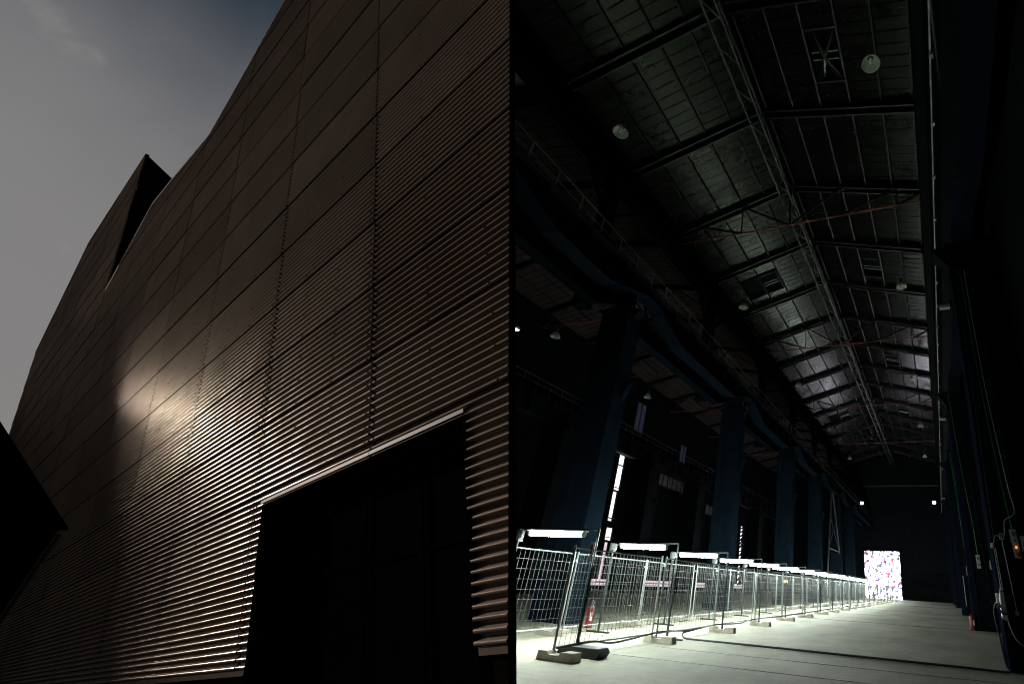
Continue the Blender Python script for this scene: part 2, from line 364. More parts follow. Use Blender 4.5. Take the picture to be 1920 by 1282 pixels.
for c in range(len(SEAMS) - 1):
    ub, ua = SEAMS[c] - 0.06, SEAMS[c + 1] + 0.06
    for r in range(20):
        v0 = r * ROW; v1 = v0 + ROW - 0.004
        vs = [v0 + i * PITCH_V / 8 for i in range(12 * 8)] + [v1]
        for k in (DOOR[2] - 1e-4, DOOR[2] + 1e-4):
            if v0 < k < v1: vs.append(k)
        vs.sort()
        tilt = random.uniform(-.011, .011)
        offs = []
        for v in vs:
            s = math.sin(2 * math.pi * v / PITCH_V)
            offs.append(0.036 * math.tanh(2.0 * s) / math.tanh(2.0) + 0.040 + (0.028 + tilt) * (1 - (v - v0) / ROW))
        mb = clipped(ua, ub, vs, offs, .075)
        if not mb.f: continue
        o = mb.build('cladding_sheet', 'clad', bld); weld(o)
        for p in o.data.polygons: p.use_smooth = True
        split_islands(o)
# backing skin behind the sheets
vs = sorted([i * 0.5 - 2.0 + 1e-3 for i in range(112)] + [DOOR[2] - 1e-4, DOOR[2] + 1e-4, 36.5899, 36.5901, 34.8601, 38.7001, 38.6999])
bk = clipped(-107.1, 8.2, vs, [-0.02] * len(vs)); bk.build('backing_wall', 'backing', bld)
# door: recessed black sliding leaves, reveals, lintel
def fbox(mb, u0, v0, u1, v1, o0, o1):
    return mb.hexa([FP(u0, v0, o0), FP(u1, v0, o0), FP(u1, v1, o0), FP(u0, v1, o0), FP(u0, v0, o1), FP(u1, v0, o1), FP(u1, v1, o1), FP(u0, v1, o1)])
nl = 4
for i in range(nl):
    a = DOOR[0] + (DOOR[1] - DOOR[0]) * i / nl; b = DOOR[0] + (DOOR[1] - DOOR[0]) * (i + 1) / nl
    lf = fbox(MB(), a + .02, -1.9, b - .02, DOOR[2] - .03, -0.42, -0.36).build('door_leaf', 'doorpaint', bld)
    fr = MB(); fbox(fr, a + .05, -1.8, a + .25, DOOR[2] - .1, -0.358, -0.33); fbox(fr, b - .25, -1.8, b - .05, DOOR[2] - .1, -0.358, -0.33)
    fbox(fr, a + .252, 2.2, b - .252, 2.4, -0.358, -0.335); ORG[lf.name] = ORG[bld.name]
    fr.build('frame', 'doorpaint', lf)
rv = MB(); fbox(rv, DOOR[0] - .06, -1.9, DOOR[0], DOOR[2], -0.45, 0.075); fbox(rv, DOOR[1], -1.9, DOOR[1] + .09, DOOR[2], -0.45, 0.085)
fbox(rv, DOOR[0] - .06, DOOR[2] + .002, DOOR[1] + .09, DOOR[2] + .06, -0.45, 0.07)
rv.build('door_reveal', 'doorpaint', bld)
for a, b in ((DOOR[0] - .06, -5.62), (-5.58, DOOR[1] + .09)):
    fbox(MB(), a, DOOR[2] + .062, b, DOOR[2] + .16, 0.05, 0.10).build('lintel_flashing', 'flash', bld)
for a, b in ((-107, -59.6), (-59.55, -32.0), (-31.96, -23.0), (-22.96, DOOR[0] - .08), (DOOR[1] + .1, 0.05)):
    fbox(MB(), a, -0.17, b, -0.01, 0.03, 0.085).build('base_flashing', 'clad', bld)
for a, b, c in ((-107, DOOR[0] - .08, DOOR[0] - .08), (DOOR[1] + .1, -0.03, -0.37)):
    MB().hexa([FP(a, -2.4, -.01), FP(c, -2.4, -.01), FP(b, -.175, -.01), FP(a, -.175, -.01), FP(a, -2.4, .04), FP(c, -2.4, .04), FP(b, -.175, .04), FP(a, -.175, .04)]).build('plinth', 'backing', bld)
# roof edge flashings
for (a, b), (c, d) in zip(OUT[1:10], OUT[2:11]):
    if (a, c) == (-59.63, -58.0): continue
    dp = -0.12 if c < -60 else -0.6
    p, q, p2, q2 = FP(a, b, 0.09), FP(c, d, 0.09), FP(a, b, dp), FP(c, d, dp); h = FV * 0.07
    MB().hexa([p - h, q - h, q2 - h, p2 - h, p + h, q + h, q2 + h, p2 + h]).build('roof_flashing', 'flash' if -60 < c < -41 and a > -60 else 'clad', bld)
# the tower's return wall and the roofs behind the front
pk, vl = FP(-58.0, 52.5, 0), FP(-59.63, 34.86, 0)
bk1 = pk - FN * 12 - FV * 13.0; bk0 = vl - FN * 12 - FV * 16
t_ = (FP(-59.7, 50, 0) - FP(-58.1, 50, 0)).normalized() * 0.25
MB().hexa([vl, bk0, bk0 + t_, vl + t_, pk, bk1, bk1 + t_, pk + t_]).build('return_wall', 'backing', bld)
e1 = FP(-0.3, -2.0, -.05); e2 = FP(7.26, 48.4, -.05); eb = Vector((-0.80, 0.60, 0)) * 1.6
MB().hexa([e1, e1 + eb, e1 + eb + Vector((-.2, 0, 0)), e1 + Vector((-.2, .0, 0)), e2, e2 + eb, e2 + eb + Vector((-.2, 0, 0)), e2 + Vector((-.2, 0, 0))]).build('end_wall', 'backing', bld)
tr_ = [FP(.15 * v + u_, v, o_) for v in (-2.4, 48.4) for (u_, o_) in ((.070, -.03), (.085, -.03), (.112, .10), (.097, .10))]
MB().hexa(tr_).build('corner_trim', 'backing', bld)
# fixing screws on the nearer sheets
sc = MB()
for c in range(1, 5):
    ub, ua = SEAMS[c], SEAMS[c + 1]
    for fr_ in (0.03, 0.36, 0.68, 0.97):
        u = ua + (ub - ua) * fr_
        for k in range(0, 110):
            if (k % 4) and fr_ in (0.36, 0.68): continue
            if k % 2: continue
            v = (k + 0.25) * PITCH_V
            if v < DOOR[2] + .1 and DOOR[0] - .3 < u < DOOR[1] + .3: continue
            if not any(a + .3 < u < b - .3 for a, b in intervals(v)): continue
            o0 = 0.074 + 0.028 * (1 - (v % ROW) / ROW)
            fbox(sc, u - .015, v - .022, u + .015, v + .022, o0, o0 + .014)
tag(sc.build('screws', 'backing', bld), kind='stuff')

# low black neighbour at the left
nb = thing('annex_building', (-15, 4, -2.5), 'low black annex with a sloping top standing left of the corrugated wall', 'building')
A_, B_ = Vector((-19.1, 5.92, 1.66)), Vector((-11.9, 2.3, 2.95)); A2, B2 = A_ + Vector((-6, -4.2, 0)), B_ + Vector((-4, -3.5, 0))
dn = lambda p, z=-4.5: Vector((p.x, p.y, z))
MB().hexa([dn(A_), dn(B_), dn(B2), dn(A2), A_, B_, B2, A2]).build('wall', 'doorpaint', nb)
MB().bar(A_ + Vector((0.03, .03, .04)), B_ + Vector((0.03, .03, .04)), 0.16, 0.06).build('coping', 'doorpaint', nb)
q_ = A_ + (B_ - A_) * 0.06 + Vector((.06, .12, 0))
MB().pipe([q_ + Vector((0, 0, -.15)), q_ + Vector((0, 0, -4.4))], 0.035, 8).build('downpipe', 'darkgrey', nb)

tw = thing('tower_block', (-480, 28, -13.2), 'dark distant tower block far beyond the left side of the yard', 'building')  # unseen block added to cast the shadow on the far-left facade
ye = 12.4 + to_sun.y / -to_sun.x * 430; yl = 9.2 + to_sun.y / -to_sun.x * 445; hl = 15.5 + math.tan(sun_elev) * 440  # edges and height of the added block shape that shadow
for (y0, y1, h) in ((ye, ye + 34, 110), (yl, ye - .02, hl)):
    MB().box(-495, y0, -13.2, -480, y1, h).build('tower', 'darkwall', tw)
    for k in range(6): MB().box(-479.98, y0 + .3, 2 + k * 6.5, -479.9, y1 - .3, 4 + k * 6.5).build('window_band', 'backing', tw)
# ------------------------------------------------------------------ hall shell
EAVE, RISE, XL, XR, XM = 22.0, 2.2, -14.3, 1.0, -6.65
def roofz(x): return EAVE + RISE * (1 - abs(x - XM) / (XR - XM))
ew = thing('end_wall', (-6, 92.2, 0), 'black gable wall closing the far end of the hall around the bright doorway', 'wall')
DX0, DX1, DZ = -12.65, -6.60, 7.35
for (x0, x1, z0, z1) in ((-32, DX0, 0, 24.4), (DX1, 3.2, 0, 24.4), (DX0, DX1, DZ, 24.4)):
    pass
def panels(x0, x1, z0, z1, nx, nz):
    for i in range(nx):
        for j in range(nz):
            a, b = x0 + (x1 - x0) * i / nx, x0 + (x1 - x0) * (i + 1) / nx; c, d = z0 + (z1 - z0) * j / nz, z0 + (z1 - z0) * (j + 1) / nz
            MB().box(a + .012, 92.0 + random.uniform(0, .02), c + .012, b - .012, 92.2, d - .012).build('wall_panel', 'darkwall', ew)
panels(DX1, 3.0, 0, 8.2, 4, 2); panels(-14.6, DX0, 0, 8.2, 1, 2); panels(DX0, DX1, DZ, 8.2, 1, 1); panels(-14.6, 3.0, 8.25, 18.3, 5, 3)
MB().box(-34, 92.22, 0, DX0, 92.5, 25).box(DX1, 92.22, 0, 3.2, 92.5, 25).box(DX0, 92.22, DZ, DX1, 92.5, 25).build('backing_wall', 'darkwall', ew)
MB().box(-34, 92.0, 0, -14.62, 92.2, 25).build('wall_panel', 'darkwall', ew)
MB().box(DX0 - .5, 91.9, 0, DX0, 91.99, DZ).box(DX1, 91.9, 0, DX1 + .75, 91.99, DZ).box(DX0 - .5, 91.9, DZ + .002, DX1 + .75, 91.99, DZ + .6).build('door_frame', 'blacksteel', ew)
MB().box(DX1 + .752, 91.93, 0, DX1 + .95, 91.99, 18).build('batten', 'blacksteel', ew)
MB().box(-14.6, 91.6, 18.3, 1.0, 91.98, 18.5).build('rail_beam', 'ridge', ew)
cu = tag(MB().box(DX0 - .3, 92.56, 0.0, DX1 + .3, 92.62, DZ + .3).build('printed_sheet', 'curtain', loc=(-9.6, 92.6, 0)), 'overexposed white sheet with red, blue and black blotches filling the far doorway', 'banner')

rw = thing('side_wall', (2.6, 40, 0), 'black side wall rising behind the pillars on the right of the hall', 'wall')
for i in range(10):
    MB().box(2.5, -2 + i * 9.42, 0, 2.8, -2 + (i + 1) * 9.42 - .03, 24).build('wall_panel', 'darkwall', rw)
MB().box(1.45, -2, 15.0, 2.49, 92, 22.1).build('upper_wall', 'blacksteel', rw)
lw = thing('outer_wall', (-30, 50, 0), 'dark outer wall of the side aisle with slits of daylight at its foot', 'wall')

# nave roof
TR = [4.75 + 5.55 * i for i in range(17)]
rf = thing('nave_roof', (XM, 40, EAVE), 'dark panelled pitched ceiling over the main hall with cross beams', 'roof')
sk = MB()
sk.quad((XL - .5, 3, roofz(XL) + .1), (XM, 3, EAVE + RISE + .25), (XM, 92.5, EAVE + RISE + .25), (XL - .5, 92.5, roofz(XL) + .1))
sk.quad((XM, 3, EAVE + RISE + .25), (XR + 1.6, 3, roofz(XR) + .1), (XR + 1.6, 92.5, roofz(XR) + .1), (XM, 92.5, EAVE + RISE + .25))
sk.build('roof_skin', 'blacksteel', rf)
HATCH = [(-3.42, -1.98, 11.9, 14.45), (-11.42, -10.02, 28.8, 31.2), (-3.42, -1.98, 28.8, 31.2), (-3.42, -1.98, 45.7, 48.3), (-11.42, -10.02, 62.6, 65.6), (-3.42, -1.98, 62.6, 65.6)]
cand = []; NP = 9
for b in range(len(TR) - 1):
    ya, yb = TR[b] + .42, TR[b + 1] - .18
    if b == len(TR) - 2: yb = 92
    for s in (-1, 1):
        for c in range(5):
            d0, d1 = 0.25 + c * 1.48, 0.25 + (c + 1) * 1.48
            for k in range(NP):
                y0, y1 = ya + (yb - ya) * k / NP, ya + (yb - ya) * (k + 1) / NP
                xa, xb = XM + s * d0, XM + s * d1
                if any(min(xa, xb) < hx1 and max(xa, xb) > hx0 and y0 < hy1 and y1 > hy0 for hx0, hx1, hy0, hy1 in HATCH): continue
                cand.append((y0, xa, xb, y1))
def rpanel(mb, y0, xa, xb, y1):
    e = .025; s = 1 if xb > xa else -1; za, zb = roofz(xa), roofz(xb); j = random.uniform(-.006, .006)
    mb.hexa([(xa + s * .04, y0 + e, za + j), (xb - s * .04, y0 + e, zb + j), (xb - s * .04, y1 - e, zb + j), (xa + s * .04, y1 - e, za + j),
             (xa + s * .04, y0 + e, za + .08), (xb - s * .04, y0 + e, zb + .08), (xb - s * .04, y1 - e, zb + .08), (xa + s * .04, y1 - e, za + .08)])
cand.sort(key=lambda t: (t[0] < 9.5, t[0]))
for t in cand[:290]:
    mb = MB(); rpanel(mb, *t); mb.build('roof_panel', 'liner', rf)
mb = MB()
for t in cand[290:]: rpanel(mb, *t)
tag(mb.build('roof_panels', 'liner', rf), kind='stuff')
for i, Y in enumerate(TR[:-1]):
    for s in (-1, 1):
        for c in range(6):
            d = 0.25 + c * 1.48; x = XM + s * min(d, 7.6)
            MB().box(x - .035, Y + .40, roofz(x) - .16, x + .035, (TR[i + 1] if i < len(TR) - 2 else 92) - .16, roofz(x) - .008).build('purlin', 'truss', rf)
for Y in TR[1:]:
    if Y > 91: continue
    for s in (-1, 1):
        xe = XL if s < 0 else XR
        for dy, w_ in ((-.12, .09), (.30, .09)):
            MB().bar((XM + s * .1, Y + dy, roofz(XM) - .14), (xe, Y + dy, roofz(xe) - .22), w_, .34).build('roof_beam', 'truss', rf)
        MB().bar((XM + s * .1, Y + .09, roofz(XM) + .0), (xe, Y + .09, roofz(xe) - .05), .30, .04).build('gutter_pan', 'blacksteel', rf)
MB().box(XL - .62, 4, 20.0, XL - .02, 92, 22.3).build('edge_girder', 'blacksteel', rf)
MB().box(XR + .02, 3, 21.0, XR + .5, 92, 22.3).build('edge_girder', 'blacksteel', rf)
# ridge truss: a long lattice under the ridge
for n_, (ya, yb) in enumerate(((4.8, 21.1), (21.5, 37.7), (38.1, 54.3), (54.7, 70.9), (71.3, 91.5))):
    rt = thing('ridge_truss', (XM, ya, 22.1), 'long grey lattice truss under the ridge, %s span from the near end' % ORD[n_], 'truss', 'ridge truss spans')
    for dx in (-.28, .28):
        MB().box(XM + dx - .045, ya, 22.10, XM + dx + .045, yb, 22.22).build('bottom_chord', 'ridge', rt)
    MB().box(XM - .07, ya, 23.55, XM + .07, yb, 23.75).build('top_chord', 'truss', rt)
    k = max(int((yb - ya) / 1.85), 1); st = (yb - ya) / k
    for i in range(k):
        for dx in (-.28, .28):
            y0 = ya + i * st; a, b = (y0, y0 + st)
            if i % 2: a, b = b, a
            MB().bar((XM + dx, a, 22.15), (XM + dx * .2, b, 23.6), .055).build('web_member', 'ridge', rt)
        MB().bar((XM - .28, ya + i * st, 22.12), (XM + .28, ya + (i + .5) * st, 22.12), .045).build('web_member', 'ridge', rt)
# cross trusses with red tie rods
pt = None
for n_, Y in enumerate((21.4, 38.05, 54.7, 71.35)):
    lab = 'dark cross truss with a thin red tie rod, %s from the near end' % ORD[n_]
    if pt is None:
        pt = thing('roof_truss', (XM, Y, EAVE), lab, 'truss', 'cross trusses under the hall roof'); TB = 20.9
        MB().pipe([(XL, Y, TB), (XR, Y, TB)], .05, 8).build('tie_rod', 'rust', pt)
        for s in (-1, 1):
            a, b, c = XM + s * 0.0, XM + s * 3.2, XM + s * 6.4
            for (p, q, w_) in (((b, Y, roofz(b) - .2), (b, Y, TB), .07), ((c, Y, roofz(c) - .2), (c, Y, TB), .07), ((b, Y, roofz(b) - .2), (a + s * .1, Y, TB), .10), ((c, Y, roofz(c) - .2), (b, Y, TB), .11), ((c, Y, TB), (XM + s * 7.6, Y, TB + .55), .12)):
                MB().bar(p, q, w_).build('web_member', 'truss', pt)
            for x in (b, c): MB().box(x - .18, Y - .03, roofz(x) - .42, x + .18, Y + .03, roofz(x) - .12).build('gusset_plate', 'truss', pt)
        MB().bar((XM, Y, roofz(XM) - .2), (XM, Y, TB), .09).build('web_member', 'truss', pt)
    else: copy_tree(pt, (XM, Y, EAVE), lab)
# roof hatches
HL = ['open roof hatch with folded flaps and two pale rods, nearest on the right slope', 'dark roof hatch with two pale rods on the left slope, the nearer one there', 'dark roof hatch with two pale rods, second along the right slope',
      'small dark roof hatch, third along the right slope', 'small far roof hatch on the left slope near the ridge truss end', 'small far roof hatch, fourth along the right slope']
for n_, (x0, x1, y0, y1) in enumerate(HATCH):
    zc = (roofz(x0) + roofz(x1)) / 2
    h = thing('roof_hatch', ((x0 + x1) / 2, (y0 + y1) / 2, zc), HL[n_], 'hatch', 'hatches in the hall roof')
    z0 = lambda x: roofz(x)
    fr = MB()
    fr.bar((x0, y0, z0(x0)), (x1, y0, z0(x1)), .09, .14).bar((x0, y1, z0(x0)), (x1, y1, z0(x1)), .09, .14)
    fr.bar((x0, y0 - .02, z0(x0)), (x0, y1 + .02, z0(x0)), .07, .16).bar((x1, y0 - .02, z0(x1)), (x1, y1 + .02, z0(x1)), .07, .16)
    fr.build('frame', 'truss', h)
    for yy in (.42, .56):
        y = y0 + (y1 - y0) * yy; MB().pipe([(x0 + .15, y, z0(x0 + .15) - .02), (x1 - .1, y, z0(x1 - .1) - .02)], .028, 6).build('rod', 'white', h)
    if n_ == 0:
        cx, cy_ = (x0 + x1) / 2, (y0 + y1) / 2
        for (a, b) in (((x0 + .06, y0 + .05), (x0 + .35, y0 + .05)), ((x1 - .35, y0 + .05), (x1 - .06, y0 + .05)), ((x0 + .06, y1 - .05), (x0 + .45, y1 - .05)), ((x1 - .4, y1 - .05), (x1 - .06, y1 - .05))):
            mb = MB(); P = [(a[0], a[1], z0(a[0]) + .03), (b[0], b[1], z0(b[0]) + .03), (cx + .08, cy_, z0(cx) - .18), (cx - .08, cy_, z0(cx) - .18)]
            mb.hexa(P + [(p[0], p[1], p[2] + .02) for p in P]); mb.build('flap', 'liner', h)

# side aisle roof
ar = thing('aisle_roof', (-22, 40, 21), 'dim purplish panelled roof over the side aisle beyond the columns', 'roof')
def az(x): return 21.2 + 1.6 * (1 - abs(x + 22.5) / 7.6)
mb = MB()
for b in range(1, len(TR) - 1):
    for s in (-1, 1):
        for c in range(5):
            xa, xb = -22.5 + s * (.1 + c * 1.5), -22.5 + s * (.1 + (c + 1) * 1.5)
            for k in range(8):
                y0 = TR[b] + .35 + (5.0 / 8) * k; y1 = y0 + 5.0 / 8
                e = .03
                mb.quad((xa + s * .04, y0 + e, az(xa)), (xb - s * .04, y0 + e, az(xb)), (xb - s * .04, y1 - e, az(xb)), (xa + s * .04, y1 - e, az(xa)))
tag(mb.build('roof_panels', 'linerp', ar), kind='stuff')
mb = MB(); mb.quad((-30.5, 10.3, az(-30.5) + .12), (-22.5, 10.3, 23.0), (-22.5, 92, 23.0), (-30.5, 92, az(-30.5) + .12)); mb.quad((-22.5, 7, 23.0), (-14.4, 7, az(-14.4) + .12), (-14.4, 92, az(-14.4) + .12), (-22.5, 92, 23.0))
mb.build('roof_skin', 'blacksteel', ar)
for Y in TR[3:-1]:
    for s in (-1, 1):
        MB().bar((-22.5, Y + .1, az(-22.5) - .12), (-22.5 + s * 7.6, Y + .1, az(-30.1) - .12), .2, .3).build('roof_beam', 'truss', ar)
p2 = None
for n_, Y in enumerate((27.0, 38.1, 49.2, 60.3, 71.4)):
    lab = 'dim aisle truss with a reddish tie rod, %s from the near end' % ORD[n_]
    if p2 is None:
        p2 = thing('aisle_truss', (-22.5, Y, 20), lab, 'truss', 'trusses across the side aisle')
        MB().pipe([(-30, Y, 19.6), (-15, Y, 19.6)], .05, 6).build('tie_rod', 'rust', p2)
        for i in range(6):
            xa, xb = -30 + 2.5 * i, -30 + 2.5 * (i + 1)
            a, b = ((xa, Y, 19.6), (xb, Y, az(xb) - .2)) if i % 2 == 0 else ((xa, Y, az(xa) - .2), (xb, Y, 19.6))
            MB().bar(a, b, .09).build('web_member', 'truss', p2)
    else: copy_tree(p2, (-22.5, Y, 20), lab)

# columns along the nave
CY = [13.6, 26.0, 38.0, 48.7, 59.5, 69.5]
def column(x0, x1, y, d, top, lab, grp, m, proto=None):
    c = thing('column', ((x0 + x1) / 2, y, 0), lab, 'column', grp)
    t = .36
    MB().box(x0, y, 0, x0 + t, y + d, top).build('flange', m, c); MB().box(x1 - t, y, 0, x1, y + d, top).build('flange', m, c)
    MB().box(x0 + t + .002, y + .10, 0, x1 - t - .002, y + .16, top - .01).box(x0 + t + .002, y + d - .18, 0, x1 - t - .002, y + d - .14, top - .01).build('web_plate', m, c)
    for z in (2.6, 4.9, 6.9, 8.4, 9.6):
        MB().box(x0 + t + .004, y + .05, z, x1 - t - .004, y + .098, z + .05).build('stiffener', m, c)
    for xx in (x0 - .02, x1 - t + .1):
        MB().box(xx - .02, y - .05, 0, xx + t - .1, y - .002, 1.0).build('base_plate', m, c)
    co = MB(); co.prism([(x1 + .002, top - .3), (x1 + .3, top + .04), (x1 + .3, top + .085), (x1 + .102, top + .085), (x1 + .102, top - .01), (x1 + .002, top - .01)], 'y', y + .25, y + d - .2); co.build('corbel', m, c)
    MB().box(x0 - .18, y - .06, top + .002, x1 + .1, y + d + .06, top + .09).build('cap_plate', m, c)
    co = MB(); co.prism([(x1 + .002, 7.3), (x1 + .28, 7.9), (x1 + .28, 8.0), (x1 + .002, 8.0)], 'y', y + d - .35, y + d - .1); co.build('bracket', m, c)
    MB().box(x0 + .25, y + .3, top + .092, x1 - .2, y + d - .3, top + 1.0).build('stub', m, c)
    return c
for i, y in enumerate(CY):
    lab = 'dark blue steel hall column behind the fences, %s from the near end' % ORD[i]
    if i == 0: pc = column(-12.1, -10.8, y, .85, 10.95, lab, 'columns along the hall', 'steel')
    else: copy_tree(pc, (pc.location.x, y, 0), lab)
for i, y in enumerate([27.3, 39.5, 50.0, 61.0, 71.0]):
    lab = 'near-black column deep in the side aisle, %s from the near end' % ORD[i]
    if i == 0: pc2 = column(-27.2, -25.2, y, 1.8, 10.95, lab, 'columns of the back row in the aisle', 'blacksteel')
    else: copy_tree(pc2, (pc2.location.x, y, 0), lab)
# upper posts from the columns to the roof edge girder
for i, y in enumerate(CY):
    lab = 'slim black upper post between crane girder and roof edge, above the %s blue column' % ORD[i]
    if i == 0:
        po = thing('upper_post', (-14.2, y + 1, 12.1), lab, 'post', 'posts carrying the roof edge')
        MB().box(-14.55, y + .7, 12.1, -13.95, y + 1.3, 20.0).build('shaft', 'blacksteel', po)
        for s in (-1, 1): MB().bar((-14.25, y + 1 + s * .3, 17.6), (-14.25, y + 1 + s * 2.6, 20.0), .18).build('knee_brace', 'blacksteel', po)
    else: copy_tree(po, (-14.2, y + 1, 12.1), lab)
for i in range(len(CY) - 1):
    ya, yb = CY[i] + 1, CY[i + 1] + 1
    b = thing('wall_bracing', (-14.7, ya, 13), 'dark lattice bracing seen above the crane rail, %s bay from the near end' % ORD[i], 'bracing', 'lattice bracing along the aisle')
    n = 6; st = (yb - ya) / n
    MB().bar((-14.75, ya, 14.0), (-14.75, yb, 14.0), .14).build('chord', 'blacksteel', b); MB().bar((-14.75, ya, 16.6), (-14.75, yb, 16.6), .14).build('chord', 'blacksteel', b)
    for k in range(n):
        a, c = ya + k * st, ya + (k + 1) * st
        MB().bar((-14.75, a, 14.0 if k % 2 else 16.6), (-14.75, c, 16.6 if k % 2 else 14.0), .1).build('diagonal', 'blacksteel', b)

# crane girders: deep in mid-span, stepped up over each column
def girder(x, ya, yb, zb, zs, zt, hw, m, lab, grp, asc=2.9, flat=0.35, name='crane_girder'):
    gd = thing(name, (x, ya, zb), lab, 'girder', grp)
    P = [(ya + .01, zs), (ya + flat, zs), (ya + asc, zb), (yb - asc, zb), (yb - flat, zs), (yb - .01, zs)]
    wv = MB(); wv.prism([(p[0], p[1] + .04) for p in P] + [(yb - .01, zt), (ya + .01, zt)], 'x', x - .02, x + .02); wv.build('web', 'blacksteel', gd)
    for (p, q) in zip(P[:-1], P[1:]):
        mb = MB(); mb.hexa([(x - hw, p[0], p[1]), (x + hw, p[0], p[1]), (x + hw, q[0], q[1]), (x - hw, q[0], q[1]), (x - hw, p[0], p[1] + .038), (x + hw, p[0], p[1] + .038), (x + hw, q[0], q[1] + .038), (x - hw, q[0], q[1] + .038)])
        mb.build('bottom_flange', m, gd)
    MB().box(x - hw, ya + .01, zt + .002, x + hw, yb - .01, zt + .05).build('top_flange', 'blacksteel', gd)
    n = int((yb - ya) / 1.9)
    for k in range(1, n):
        y = ya + (yb - ya) * k / n; zz = zb + .05 if ya + asc < y < yb - asc else zs + .05
        MB().box(x + .022, y - .012, max(zz, zb + .05), x + hw * .8, y + .012, zt - .01).build('stiffener', 'blacksteel', gd)
    MB().box(x - .05, ya + .01, zt + .052, x + .05, yb - .01, zt + .16).build('crane_rail', 'blacksteel', gd)
    return gd
BY = [6.2] + [y + 1.3 for y in CY] + [91.5]
for i in range(len(BY) - 1):
    girder(-11.0, BY[i], BY[i + 1], 11.2, 12.05, 12.55, .34, 'steel', 'dark blue crane girder with stepped lower flange, %s span from the near end' % ORD[i], 'crane girders on the hall columns')
    girder(-12.45, BY[i], BY[i + 1], 11.25, 11.9, 12.4, .26, 'steel', 'slimmer inner crane girder behind the stepped one, %s span from the near end' % ORD[i], 'inner crane girders', asc=1.6)
YB2 = [18, 28.2, 40.4, 50.9, 61.9, 71.9, 91]
for i in range(len(YB2) - 1):
    girder(-26.0, YB2[i], YB2[i + 1], 11.0, 11.7, 12.5, .3, 'truss', 'dim crane girder across the back of the aisle, %s span from the near end' % ORD[i], 'crane girders of the back row')
# railings on the crane walkways
def railing(x, ya, yb, z, lab, grp, m='rail', step=1.25):
    r = thing('railing', (x, ya, z), lab, 'railing', grp)
    MB().box(x - .55, ya, z, x + .06, yb, z + .03).build('walkway_plate', 'blacksteel', r)
    for zz, rr in ((1.05, .022), (.6, .016)):
        MB().pipe([(x, ya + .02, z + zz), (x, yb - .02, z + zz)], rr, 6).build('rail', m, r)
    MB().box(x - .012, ya, z + .032, x + .012, yb, z + .14).build('toe_board', 'blacksteel', r)
    n = max(1, round((yb - ya) / step))
    for k in range(n): 
        y = ya + .1 + (yb - ya) * k / n
        po_ = MB().bar((x, y, z + .03), (x, y, z + 1.05), .035).build('post', m, r)
        MB().box(x + .015, y - .03, z + .03, x + .05, y + .03, z + .09).build('foot_bracket', 'grey', po_)
for i in range(len(BY) - 1):
    railing(-11.05, BY[i], BY[i + 1], 12.62, 'thin pale railing along the crane walkway, %s length from the near end' % ORD[i], 'railings above the columns')
for i in range(len(YB2) - 1):
    railing(-26.0, YB2[i], YB2[i + 1], 12.62, 'faint railing on the far aisle walkway, %s length from the near end' % ORD[i], 'railings deep in the aisle', m='ridge')
# leaning brace poles between the fourth and fifth columns
bp_ = thing('brace_frame', (-11, 56, 0), 'tall pale A-shaped brace frame standing between the rear columns', 'brace')
MB().pipe([(-11, 51.9, .1), (-11, 55.4, 11.1)], .09, 8).build('leg', 'ridge', bp_); MB().pipe([(-11, 62.2, .1), (-11, 56.0, 11.1)], .09, 8).build('leg', 'ridge', bp_)
MB().bar((-11, 53.4, 5), (-11, 59.4, 5), .1).build('crosspiece', 'ridge', bp_); MB().bar((-11, 53.4, 5), (-11, 57.6, 8.2), .06).build('diagonal', 'ridge', bp_); MB().bar((-11, 59.4, 5), (-11, 54.5, 8.2), .06).build('diagonal', 'ridge', bp_)

# outer aisle wall with slits of daylight
SL = [(41.0, 42.05, 8.9, 12.4, 'gap'), (41.0, 41.8, 6.0, 8.75, 'gap'), (41.1, 42.2, 4.3, 5.4, 'gap'), (41.2, 41.9, .5, 4.1, 'gaplow'), (47.2, 47.42, .8, 9.4, 'gaplow'), (76.0, 77.2, .7, 9.4, 'gap')]  # first four entries: glowing panes stand in for a lit steel column
LOW = [(32.4, 35.2, .45, .95), (39.9, 43.1, .45, .95), (46.6, 56.0, .45, 1.0), (61.6, 64.8, .45, 1.0), (72, 79, .45, 1.0)]
ys = sorted(set([12.5, 92] + [v for s in SL for v in s[:2]] + [v for s in LOW for v in s[:2]]))
for a, b in zip(ys[:-1], ys[1:]):
    m_ = (a + b) / 2; zz = sorted([(s[2], s[3]) for s in SL if s[0] <= m_ <= s[1]] + [(s[2], s[3]) for s in LOW if s[0] <= m_ <= s[1]])
    z = 0; mb = MB()
    for (c, d) in zz:
        if c > z: mb.box(-30.2, a, z, -30, b, c)
        z = max(z, d)
    mb.box(-30.2, a, z, -30, b, 23); mb.build('wall_panel', 'darkwall', lw)
GL = ['tall bright crack of daylight beside the nearest column, topmost length', 'tall bright crack of daylight beside the nearest column, second length down', 'short bright length of the daylight crack beside the nearest column, third down', 'dim pinkish lowest length of the daylight crack beside the nearest column', 'narrow pinkish crack of daylight right of the tall white one', 'ragged bright crack of daylight beside the second blue column']
for i, (a, b, c, d, m_) in enumerate(SL):
    o = thing('daylight_gap', (-30.3, a, c), GL[i], 'window')
    MB().box(-30.28, a - .05, c - .05, -30.24, b + .05, d + .05).build('pane', m_, o)
    k = 0; z = c + .2
    while z < d:
        h = random.uniform(.05, .12); MB().box(-29.99, a - .12 + random.uniform(-.1, .1), z, -29.9, b + random.uniform(-.2, .35) * (1 if i != 5 else 2), z + h).build('bracket', 'truss', o)
        if i == 5:
            MB().bar((-29.95, a - .1, z), (-29.95, b + .1, z + random.uniform(.3, 1.1)), .16).build('bracket', 'blacksteel', o)
        z += random.uniform(.5, .9) if i == 5 else random.uniform(1.2, 2.6)
